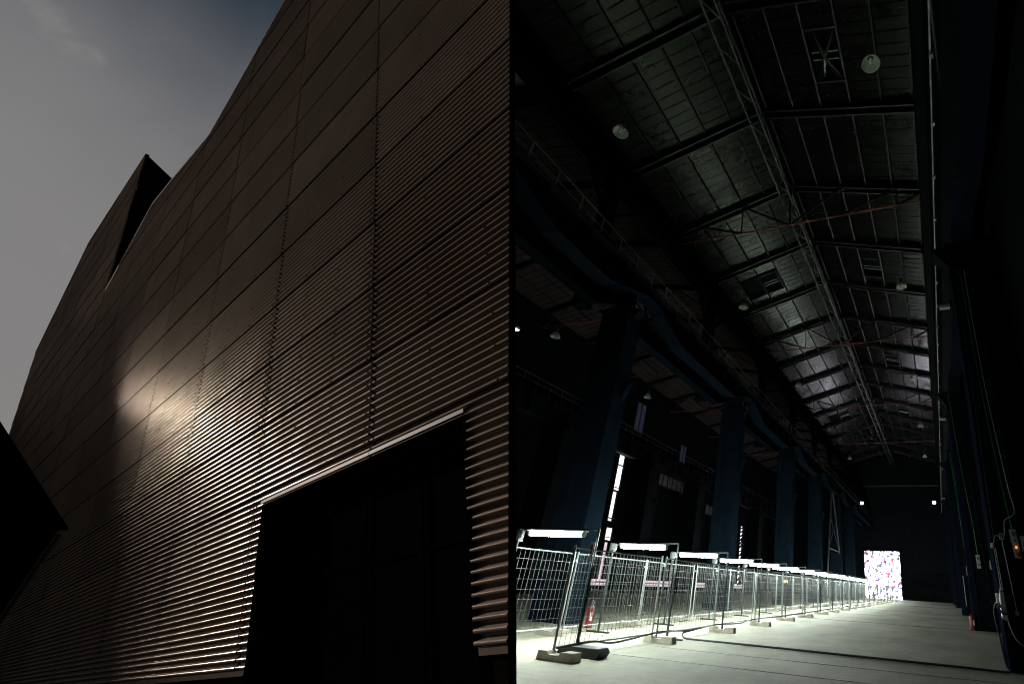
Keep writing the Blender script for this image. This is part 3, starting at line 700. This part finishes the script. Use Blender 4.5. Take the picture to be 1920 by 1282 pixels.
for i, (a, b, c, d) in enumerate(LOW):
    o = thing('low_opening', (-30.3, a, c), 'low pinkish strip of daylight along the aisle wall foot, %s from the left' % ORD[i], 'window', 'low openings in the aisle wall')
    MB().box(-30.28, a - .05, c - .05, -30.24, b + .05, d + .05).build('pane', 'gaplow', o)
    MB().box(-30.02, a, (c + d) / 2 - .03, -29.97, b, (c + d) / 2 + .03).build('bar', 'truss', o)
WN = [(32.7, 35.2, 7.6, 9.0, 3, 'pane'), (33.0, 35.5, 9.9, 11.1, 3, 'pane'), (48.8, 55.5, 10.9, 12.2, 6, 'pane'), (42.3, 44.1, 15.4, 18.6, 2, 'bluepane'), (62, 67, 9.5, 10.6, 4, 'pane'), (53, 54.6, 14.2, 16.6, 2, 'bluepane')]
WL = ['faint pinkish window left of the nearest blue column, lower one', 'faint pinkish window left of the nearest blue column, upper one', 'long faint window band behind the crane girder right of the nearest column', 'dim blue upright window high beside the nearest blue column', 'faint window band left of the third blue column', 'dim bluish window high between the first two blue columns']
for (a, b, c, d, n, m_), lb in zip(WN, WL):
    o = thing('window', (-29.9, a, c), lb, 'window', 'windows of the aisle wall')
    for k in range(n):
        y0, y1 = a + (b - a) * k / n, a + (b - a) * (k + 1) / n
        MB().box(-29.97, y0 + .06, c + .06, -29.94, y1 - .06, d - .06).build('pane', m_, o)
        MB().box(-29.99, y0 - .04, c, -29.88, y0 + .04, d).build('mullion', 'truss', o)
    MB().box(-29.99, a, c - .08, -29.86, b, c).box(-29.99, a, d, -29.86, b, d + .08).build('frame', 'truss', o)

# right-hand pillars
PY = [12.76, 25.7, 42.0, 62.0, 80.0]
for i, y in enumerate(PY):
    lab = 'black wall pillar along the right side of the hall, %s from the near end' % ORD[i]
    if i == 0:
        pp = thing('wall_pillar', (1.8, y, 0), lab, 'pillar', 'pillars along the right wall')
        MB().box(1.16, y, 0, 1.42, y + .95, 11).build('flange', 'navy', pp); MB().box(2.2, y, 0, 2.48, y + .95, 11).build('flange', 'blacksteel', pp)
        MB().box(1.422, y + .06, 0, 2.198, y + .12, 11).build('web_plate', 'blacksteel', pp)
        c_ = MB(); c_.prism([(1.158, 10.4), (.75, 11.0), (.75, 11.12), (1.158, 11.12)], 'y', y + .2, y + .8); c_.build('corbel', 'blacksteel', pp)
        MB().box(1.1, y - .05, 11.002, 2.48, y + 1, 11.1).build('cap_plate', 'blacksteel', pp)
    else: copy_tree(pp, (1.8, y, 0), lab)
RY = [2, 13.2, 26.2, 42.5, 62.5, 80.5, 91.5]
for i in range(len(RY) - 1):
    girder(1.75, RY[i], RY[i + 1], 11.25, 12.05, 13.1, .32, 'navy', 'black crane girder above the right-hand pillars, %s span from the near end' % ORD[i], 'crane girders on the right')
cd = thing('cable_conduit', (1.05, 40, 13.6), 'pale thin conduit with clips running along the right crane girder', 'conduit')
MB().pipe([(1.05, 3, 13.6), (1.05, 91, 13.6)], .028, 6).build('conduit', 'rail', cd)
for k in range(40):
    y = 6 + k * 2.1; MB().box(1.02, y, 13.53, 1.12, y + .12, 13.64).build('clip', 'grey' if k % 2 else 'rail', cd)
for i, (y, z) in enumerate(((18.0, 11.9), (35.5, 12.7), (52, 12.7), (70, 12.7))):
    o = thing('bracket_light', (1.2, y, z), 'small pale unlit fitting on the right girder, %s from the near end' % ORD[i], 'light fitting', 'unlit fittings along the right girder')
    MB().box(1.02, y - .1, z - .08, 1.42, y + .1, z + .05).build('housing', 'grey', o); MB().box(1.43, y - .03, z - .02, 1.62, y + .03, z + .3).build('bracket', 'blacksteel', o)

# ------------------------------------------------------------------ objects on the right pillars
Y1 = 12.70
o = thing('socket_box', (1.64, Y1, 2.45), 'pale grey power socket box with an orange light and red plug on the near pillar', 'socket box')
bx = MB(); bx.hexa([(1.60, Y1 - .1, 2.16), (1.72, Y1 - .1, 2.16), (1.72, Y1 + .05, 2.16), (1.60, Y1 + .05, 2.16), (1.56, Y1 - .1, 2.76), (1.69, Y1 - .1, 2.76), (1.69, Y1 + .05, 2.76), (1.56, Y1 + .05, 2.76)])
o_ = bx.build('housing', 'grey', o, bevel=.008)
MB().box(1.60, Y1 - .125, 2.62, 1.67, Y1 - .102, 2.71).build('socket', 'darkgrey', o_); MB().pipe([(1.635, Y1 - .102, 2.52), (1.635, Y1 - .13, 2.52)], .028, 10).build('socket', 'darkgrey', o_)
MB().box(1.622, Y1 - .122, 2.36, 1.66, Y1 - .102, 2.40).build('indicator', 'orange', o_)
MB().pipe([(1.66, Y1 - .10, 2.26), (1.665, Y1 - .2, 2.22)], .042, 10).build('plug', 'red', o)
o = thing('socket_box', (1.74, Y1, 2.5), 'dim grey box beside the socket box with the orange light, at the right edge', 'socket box')
MB().box(1.76, Y1 - .08, 2.3, 1.92, Y1 + .05, 2.62).build('housing', 'grey', o, bevel=.008); MB().box(1.79, Y1 - .1, 2.4, 1.87, Y1 - .082, 2.5).build('socket', 'darkgrey', o)
o = thing('junction_box', (1.375, Y1, 2.55), 'small square dark grey junction box above a thin pale rod on the near pillar', 'junction box')
MB().box(1.33, Y1 - .08, 2.55, 1.43, Y1, 2.67).build('housing', 'grey', o, bevel=.006); MB().box(1.345, Y1 - .09, 2.565, 1.415, Y1 - .082, 2.655).build('lid', 'darkgrey', o)
o = thing('drop_rod', (1.4, Y1, 1.1), 'thin pale rod hanging from the junction box to a small end box', 'conduit')
MB().pipe([(1.375, Y1 - .04, 2.54), (1.445, Y1 - .04, 1.13)], .009, 6).build('rod', 'rail', o); MB().box(1.415, Y1 - .07, 1.05, 1.485, Y1, 1.125).build('end_box', 'block', o)
o = thing('alarm_switch', (1.165, Y1, 2.35), 'small red and white alarm switch on the near pillar edge', 'switch')
MB().box(1.12, Y1 - .09, 2.36, 1.17, Y1 - .02, 2.46).build('housing', 'white', o, bevel=.005); MB().box(1.172, Y1 - .085, 2.36, 1.205, Y1 - .02, 2.46).build('button_cover', 'red', o)
o = thing('conduit_pair', (1.2, Y1, 1.5), 'two thin pale conduits running down from the red switch', 'conduit')
for dx in (0, .035): MB().pipe([(1.185 + dx, Y1 - .03, 2.35), (1.20 + dx, Y1 - .03, 1.52)], .008, 6).build('conduit', 'rail', o)
o = thing('hoist_control', (1.18, Y1, .95), 'pale grey hanging hoist control box with a white label and black strap', 'control box')
hb = MB(); hb.hexa([(1.12, Y1 - .24, .98), (1.24, Y1 - .24, .93), (1.24, Y1 - .10, .93), (1.12, Y1 - .10, .98), (1.14, Y1 - .24, 1.47), (1.225, Y1 - .24, 1.49), (1.225, Y1 - .10, 1.49), (1.14, Y1 - .10, 1.47)])
hb.build('housing', 'grey', o, bevel=.02); MB().box(1.055, Y1 - .245, 1.26, 1.118, Y1 - .21, 1.45).build('label', 'white', o)
MB().pipe([(1.07, Y1 - .26, 1.16), (1.16, Y1 - .27, 1.06), (1.27, Y1 - .26, 1.09)], .022, 8).build('strap', 'cable', o)
MB().pipe([(1.06, Y1 - .2, 1.18), (1.10, Y1 - .23, 1.22), (1.14, Y1 - .2, 1.2)], .03, 8).build('grip', 'darkgrey', o)
MB().pipe([(1.16, Y1 - .17, 1.48), (1.18, Y1 - .17, 1.58), (1.21, Y1 - .17, 1.50)], .012, 6).build('hook', 'rail', o)
def arc(pts, n=6):   # catmull-rom through points
    P = [Vector(p) for p in pts]; P = [P[0]] + P + [P[-1]]; o = []
    for i in range(1, len(P) - 2):
        for k in range(n):
            t = k / n; a, b, c, d = P[i - 1], P[i], P[i + 1], P[i + 2]
            o.append(.5 * ((2 * b) + (c - a) * t + (2 * a - 5 * b + 4 * c - d) * t * t + (3 * b - a - 3 * c + d) * t ** 3))
    return o + [P[-2]]
def cable(name, pts, r, m, lab, cat='cable', n=6): return tag(MB().pipe(arc(pts, n), r, 6).build(name, m, loc=pts[0]), lab, cat)
cable('cable', [(1.23, Y1 - .17, .95), (1.27, Y1 - .17, .75), (1.36, Y1 - .15, .58), (1.5, Y1 - .1, .5), (1.7, Y1 - .06, .49)], .012, 'rail', 'thin grey cable looping from the hoist control to the right edge')
cable('cable', [(-6.6, 13.75, .16), (-6.72, 13.35, .10), (-6.45, 12.99, .025), (-6.0, 12.95, .022), (-4.5, 12.93, .022), (-1.5, 12.80, .022), (0.2, 12.72, .022), (1.0, 12.64, .022), (1.13, 12.6, .05), (1.07, 12.62, .2), (1.03, 12.64, .66), (1.0, 12.7, 1.1), (1.08, Y1 - .17, 1.3)], .022, 'cable', 'black cable crossing the pale floor from the fences to the near pillar', n=8)
cable('cable', [(1.41, Y1 - .03, 10.0), (1.46, Y1 - .03, 6.5), (1.56, Y1 - .03, 3.9), (1.62, Y1 - .03, 2.78)], .016, 'green', 'green cable dropping down the near pillar to the socket box')
cable('cable', [(1.53, Y1 - .03, 10.0), (1.56, Y1 - .03, 6.5), (1.68, Y1 - .03, 3.9), (1.74, Y1 - .03, 3.2), (1.66, Y1 - .04, 3.05), (1.5, Y1 - .04, 2.95), (1.46, Y1 - .04, 2.7), (1.43, Y1 - .04, 2.62)], .013, 'rail', 'pale cable beside the green one, looping into the junction box')
cable('cable', [(1.33, Y1 - .04, 2.6), (1.25, Y1 - .04, 2.62), (1.19, Y1 - .04, 2.46)], .009, 'rail', 'short curved cable between the junction box and the red switch')
for k, (x, m_) in enumerate(((1.47, 'green'), (1.60, 'ridge'), (1.67, 'green'))):
    mb = MB()
    for j in range(60):
        z = 3.1 + j * .11; xx = x + .02 + .012 * math.sin(j) - .012 * (z - 3) + (.07 if k else .02)
        mb.box(xx - .006, Y1 - .04, z, xx + .006, Y1 - .025, z + .055)
    tag(mb.build('chain', m_, loc=(x, Y1, 3)), 'dotted fine chain hanging %s the green cable on the near pillar' % ('just left of', 'just right of', 'furthest right of')[k], 'chain')
cable('cable', [(1.29, Y1 - .02, 9.0), (1.25, Y1 - .02, 5.0), (1.21, Y1 - .02, 2.5)], .008, 'ridge', 'faint thin line running down the near pillar to the red switch')
# boxes and cables on the second and third pillars
def pbox(x, y, z, w_, h_, lab):
    o = thing('socket_box', (x, y, z), lab, 'socket box'); MB().box(x - w_ / 2, y - .12, z - h_ / 2, x + w_ / 2, y - .01, z + h_ / 2).build('housing', 'grey', o, bevel=.012)
    MB().box(x - w_ * .3, y - .15, z + h_ * .12, x + w_ * .3, y - .122, z + h_ * .38).build('socket', 'darkgrey', o)
    MB().pipe([(x, y - .122, z - h_ * .2), (x, y - .16, z - h_ * .22)], w_ * .25, 8).build('socket', 'darkgrey', o)
pbox(1.66, 25.68, 2.74, .17, .56, 'tall pale socket box on the second right-hand pillar')
pbox(2.22, 25.68, 2.62, .22, .38, 'squat grey box beside the tall socket box on the second pillar')
pbox(1.88, 41.98, 2.95, .2, .6, 'pale socket box on the third right-hand pillar')
pbox(1.95, 61.98, 1.6, .3, .7, 'small pale box low on the fourth right-hand pillar')
cable('cable', [(1.30, 25.6, 11), (1.45, 25.6, 7), (1.62, 25.6, 4.5), (1.66, 25.6, 3.0)], .018, 'green', 'green cable on the second right-hand pillar')
cable('conduit', [(1.72, 25.62, 9), (1.81, 25.62, 5.4), (2.02, 25.62, .05)], .025, 'steel', 'bluish vertical pipe beside the second right-hand pillar', 'conduit')
cable('cable', [(1.6, 41.9, 12), (1.75, 41.9, 8.5), (1.86, 41.9, 3.3)], .022, 'green', 'green cable on the third right-hand pillar')
cable('cable', [(1.70, 41.9, 12), (1.84, 41.9, 8.5), (1.94, 41.9, 3.3)], .018, 'green', 'thin second green cable on the third right-hand pillar')
cable('conduit', [(1.5, 41.9, 2.6), (1.5, 41.9, .6)], .02, 'rail', 'short pale rod low on the third right-hand pillar', 'conduit')
# fire extinguishers
def extinguisher(x, y, lab, s=1.0):
    e = thing('fire_extinguisher', (x, y, 0), lab, 'extinguisher', 'fire extinguishers by the columns')
    MB().lathe([(0, .0), (.085, .0), (.09, .03), (.09, .48), (.06, .56), (.03, .6), (0, .6)], 14, (x, y, .02)).build('cylinder', 'red', e, smooth=True)
    MB().box(x - .02, y - .05, .62, x + .02, y + .09, .70).build('valve', 'cable', e); MB().pipe(arc([(x, y - .05, .66), (x + .09, y - .09, .58), (x + .11, y - .06, .3)]), .014, 6).build('hose', 'cable', e)
    MB().box(x + .05, y - .088, .2, x + .093, y - .02, .4).build('label', 'white', e)
    return e
extinguisher(-9.72, 13.3, 'red fire extinguisher at the foot of the nearest blue column')
extinguisher(-11.0, 39.2, 'red fire extinguisher far back beside the third blue column')
extinguisher(1.05, 25.6, 'dark red fire extinguisher at the foot of the second right-hand pillar')
# floodlights
for (x, y, z, lab) in ((-12.6, 91.4, 15.3, 'small bright floodlight high on the end wall, left one'), (.02, 91.4, 15.45, 'small bright floodlight high on the end wall, right one'),
                       (-27.4, 31.6, 16.6, 'small bluish floodlight deep in the aisle left of the nearest column'), (-27.4, 22.5, 16.8, 'small bluish floodlight in the aisle at the left edge of the hall view')):
    o = thing('floodlight', (x, y, z), lab, 'floodlight', 'lit floodlights in the hall')
    if y > 80:
        MB().box(x - .3, y - .02, z - .28, x + .3, y + .2, z + .28).build('housing', 'grey', o); MB().box(x - .26, y - .05, z - .24, x + .26, y - .022, z + .24).build('lens', 'flood', o)
        MB().box(x - .05, y + .202, z - .1, x + .05, y + .58, z + .1).build('bracket', 'truss', o)
    else:
        MB().box(x - .2, y - .22, z - .02, x + .2, y + .22, z + .16).build('housing', 'grey', o); MB().box(x - .16, y - .18, z - .05, x + .16, y + .18, z - .022).build('lens', 'flood', o)
        MB().bar((x, y, z + .16), (x, y, 19.7), .05).build('hanger', 'truss', o)
# pendant high-bay lamps
def pendant(x, y, z, lab, grp, proto=None, ztop=22.4):
    if proto is not None: return copy_tree(proto, (x, y, z), lab)
    p = thing('pendant_lamp', (x, y, z), lab, 'lamp', grp)
    MB().lathe([(.14, .34), (.20, .30), (.30, .14), (.36, -.02), (.37, -.06), (.355, -.06), (.345, -.02), (.285, .13), (.19, .28), (.13, .31)], 40, (x, y, z), ripple=.03).build('reflector', 'refl', p); rf_ = p.children[0]
    MB().lathe([(0, -.02), (.07, .0), (.10, .1), (.08, .22), (.04, .32)], 14, (x, y, z)).build('bulb', 'glass', rf_, smooth=True)
    MB().box(x - .13, y - .11, z + .36, x + .13, y + .11, z + .66).build('ballast_box', 'darkgrey', p, bevel=.012)
    MB().pipe(arc([(x, y, z + .66), (x - .03, y, z + .85), (x + .02, y, ztop)]), .012, 6).build('hanger', 'truss', p)
    MB().pipe(arc([(x + .1, y, z + .66), (x + .22, y + .05, z + .9), (x + .1, y + .02, z + 1.15), (x, y, z + 1.2)]), .012, 6).build('cable_loop', 'truss', p)
    return p
P0 = None; rows = [12.45, 29.2, 45.85, 62.5, 79.1]
for i, y in enumerate(rows):
    for x, side in ((-12.62, 'left'), (-.66, 'right')):
        lab = 'unlit ribbed pendant lamp under the %s roof slope, %s from the near end' % (side, ORD[i])
        o = pendant(x, y, 20.5, lab, 'pendant lamps under the hall roof', P0); P0 = P0 or o
for i, (x, y, z) in enumerate(((-26.6, 25.4, 17.6), (-26.6, 39.0, 17.6), (-19.5, 34.1, 17.6), (-24, 54, 17.6))):
    pendant(x, y, z, 'dim unlit pendant lamp in the side aisle, %s from the left' % ORD[i], 'pendant lamps in the aisle', P0)['group'] = 'pendant lamps in the aisle'

# ------------------------------------------------------------------ mesh fences, feet and tube lights
FX, BX, STEP = -6.75, -9.0, 3.55
F0, B0 = 8.35, 7.75
def fence(x, y, lab, grp, n=24):
    p = thing('fence_panel', (x, y, 0), lab, 'fence', grp); L_ = STEP - .12; z0, z1 = .10, 1.86
    for yy in (y + L_, y + .02): po_ = MB().pipe([(x, yy, .05), (x, yy, z1 + .02)], .021, 8).build('post', 'galv', p)
    for z in (z0 + .08, z1 - .03): MB().pipe([(x, y + .045, z), (x, y + L_ - .025, z)], .018, 6).build('rail', 'galv', p)
    w_ = MB(); r = .0030
    for k in range(1, n): w_.bar((x, y + L_ * k / n, z0 + .1), (x, y + L_ * k / n, z1 - .04), r * 2)
    for k in range(1, 8): z = z0 + .08 + (z1 - .03 - z0 - .08) * k / 8; w_.bar((x + .007, y + .04, z), (x + .007, y + L_ - .02, z), r * 2.2)
    w_.build('wire_mesh', 'wire', p)
    MB().box(x - .05, y - .075, z1 - .22, x + .05, y + .0, z1 - .16).build('clamp', 'galv', po_)
    return p
def foot(x, y, lab, grp):
    b = MB(); w_, d, h = .40, .115, .15
    b.hexa([(x - w_, y - d, 0), (x + w_, y - d, 0), (x + w_, y + d, 0), (x - w_, y + d, 0), (x - w_ + .02, y - d + .02, h), (x - .16, y - d + .02, h), (x - .16, y + d - .02, h), (x - w_ + .02, y + d - .02, h)])
    b = MB()
    b.prism([(x - w_, 0), (x + w_, 0), (x + w_ - .015, h), (x + .13, h), (x + .07, h - .055), (x - .13, h - .055), (x - .19, h), (x - w_ + .02, h)], 'y', y - d, y + d)
    o = b.build('concrete_foot', 'block', loc=(x, y, 0), bevel=.008); return tag(o, lab, 'fence foot', grp)
NF = 20
fp = fb = ff = None
for k in range(NF):
    y = F0 + k * STEP
    lab = 'galvanised mesh fence panel of the front row, %s from the near end' % ORD[k]
    if fp is None: fp = fence(FX, y, lab, 'front row of mesh fences')
    else: copy_tree(fp, (FX + random.uniform(-.05, .05), y, 0), lab)
for k in range(NF + 1):
    y = B0 + k * STEP
    lab = 'galvanised mesh fence panel of the back row, %s from the near end' % ORD[k]
    c = copy_tree(fp, (BX + random.uniform(-.05, .05), y, 0), lab); c['group'] = 'back row of mesh fences'
for k in range(NF + 1):
    y = F0 + k * STEP - .05; x = FX + .22 + random.uniform(-.06, .08); lab = 'pale concrete fence foot under the front row, %s from the near end' % ORD[k]
    if ff is None: ff = foot(x, y, lab, 'concrete feet of the front fences'); c = ff
    else: c = ff.copy(); col.objects.link(c); c.location = (x, y, 0); c['label'] = lab
    c.rotation_euler = (0, 0, random.uniform(-.08, .08))
for k in range(NF + 1):
    y = B0 + (k + 1) * STEP - .05; x = BX - .18 + random.uniform(-.06, .06)
    c = ff.copy(); col.objects.link(c); c.location = (x, y, 0); c['label'] = 'pale concrete fence foot under the back row, %s from the near end' % ORD[k]; c['group'] = 'concrete feet of the back fences'
    c.rotation_euler = (0, 0, random.uniform(-.08, .08))
bb = MB(); bb.prism([(-6.98, 0), (-6.12, 0), (-6.06, .1), (-6.12, .17), (-6.95, .17), (-7.0, .06)], 'y', 8.78, 9.12)
tag(bb.build('plastic_foot', 'rubber', loc=(-6.5, 8.95, 0), bevel=.012), 'black plastic fence foot beside the nearest concrete foot', 'fence foot')
# light stands: one frame across the two fence rows at every panel, a tube light under each crossbar
ls = tl = None
for k in range(NF):
    y = F0 + k * STEP + .68; lab = 'black tubular light stand bridging the two fences, %s from the near end' % ORD[k]; zt = 2.24
    if ls is None:
        ls = thing('light_stand', (FX - .02, y, 0), lab, 'light stand', 'light stands along the fences')
        MB().pipe([(FX - .02, y, .03), (FX - .02, y, 1.5)], .030, 10).build('post', 'blackpole', ls)
        MB().pipe([(FX - .02, y, 1.48), (FX - .02, y, zt)], .022, 8).build('post_extension', 'darkgrey', ls)
        MB().pipe([(BX + .15, y, .03), (BX + .15, y, 1.95)], .026, 10).build('post', 'blackpole', ls)
        MB().pipe([(FX - .02, y, zt), (BX + .15, y, zt - .08)], .019, 8).build('crossbar', 'darkgrey', ls)
        MB().box(BX - .2, y - .03, .002, BX + .5, y + .03, .04).build('foot_bar', 'rubber', ls)
        MB().box(FX - .3, y - .03, .002, FX + .42, y + .03, .04).build('foot_bar', 'rubber', ls)
        MB().box(BX + .09, y - .07, 1.95, BX + .21, y + .07, 2.2).build('clamp', 'darkgrey', ls)
        MB().box(BX + .16, y - .09, 2.02, BX + .3, y - .02, 2.17).build('clamp', 'grey', ls)
    else: copy_tree(ls, (FX - .02, y, 0), lab)
    lab = 'lit white fluorescent tube hanging across the fenced path, %s from the near end' % ORD[k]
    if tl is None:
        tl = thing('tube_light', (-7.85, y, 2.14), lab, 'tube light', 'tube lights along the fences')
        MB().pipe([(-8.52, y, 2.125), (-7.18, y, 2.125)], .06, 10).build('tube', 'tube', tl)
        ho_ = MB().box(-8.6, y - .09, 2.178, -7.1, y + .09, 2.20).build('housing', 'white', tl)
        for xx in (-8.585, -7.175): MB().pipe([(xx, y, 2.125), (xx + .06, y, 2.125)], .064, 10).build('end_cap', 'white', ho_)
    else: copy_tree(tl, (-7.85, y, 2.14), lab)
sg = thing('warning_tag', (FX, 9.0, 1.8), 'small white tag with a red panel hanging on the nearest light stand', 'sign')
MB().box(FX - .11, 8.985, 1.66, FX - .055, 8.995, 1.98).build('card', 'white', sg); MB().box(FX - .107, 8.978, 1.76, FX - .058, 8.984, 1.93).build('red_panel', 'printred', sg)
tag(MB().box(BX - .02, 30.3, 1.47, BX + .03, 31.1, 1.6).build('yellow_tag', 'yellow', loc=(BX, 30.7, 1.5)), 'small yellow tag clipped high on a back row fence panel', 'sign')
cable('cable', [(FX + .03, 8.42, .17), (FX + .03, 9.4, .20), (FX + .03, 10.2, .12), (FX + .03, 11.7, .19), (FX + .03, 12.4, .20), (FX + .03, 13.8, .14), (FX + .03, 15.4, .19), (FX + .03, 17.5, .13), (FX + .03, 19.2, .19), (FX + .03, 24, .15), (FX + .03, 40, .17), (FX + .03, 78, .17)], .02, 'cable', 'thick black supply cable tied along the foot of the front fences')
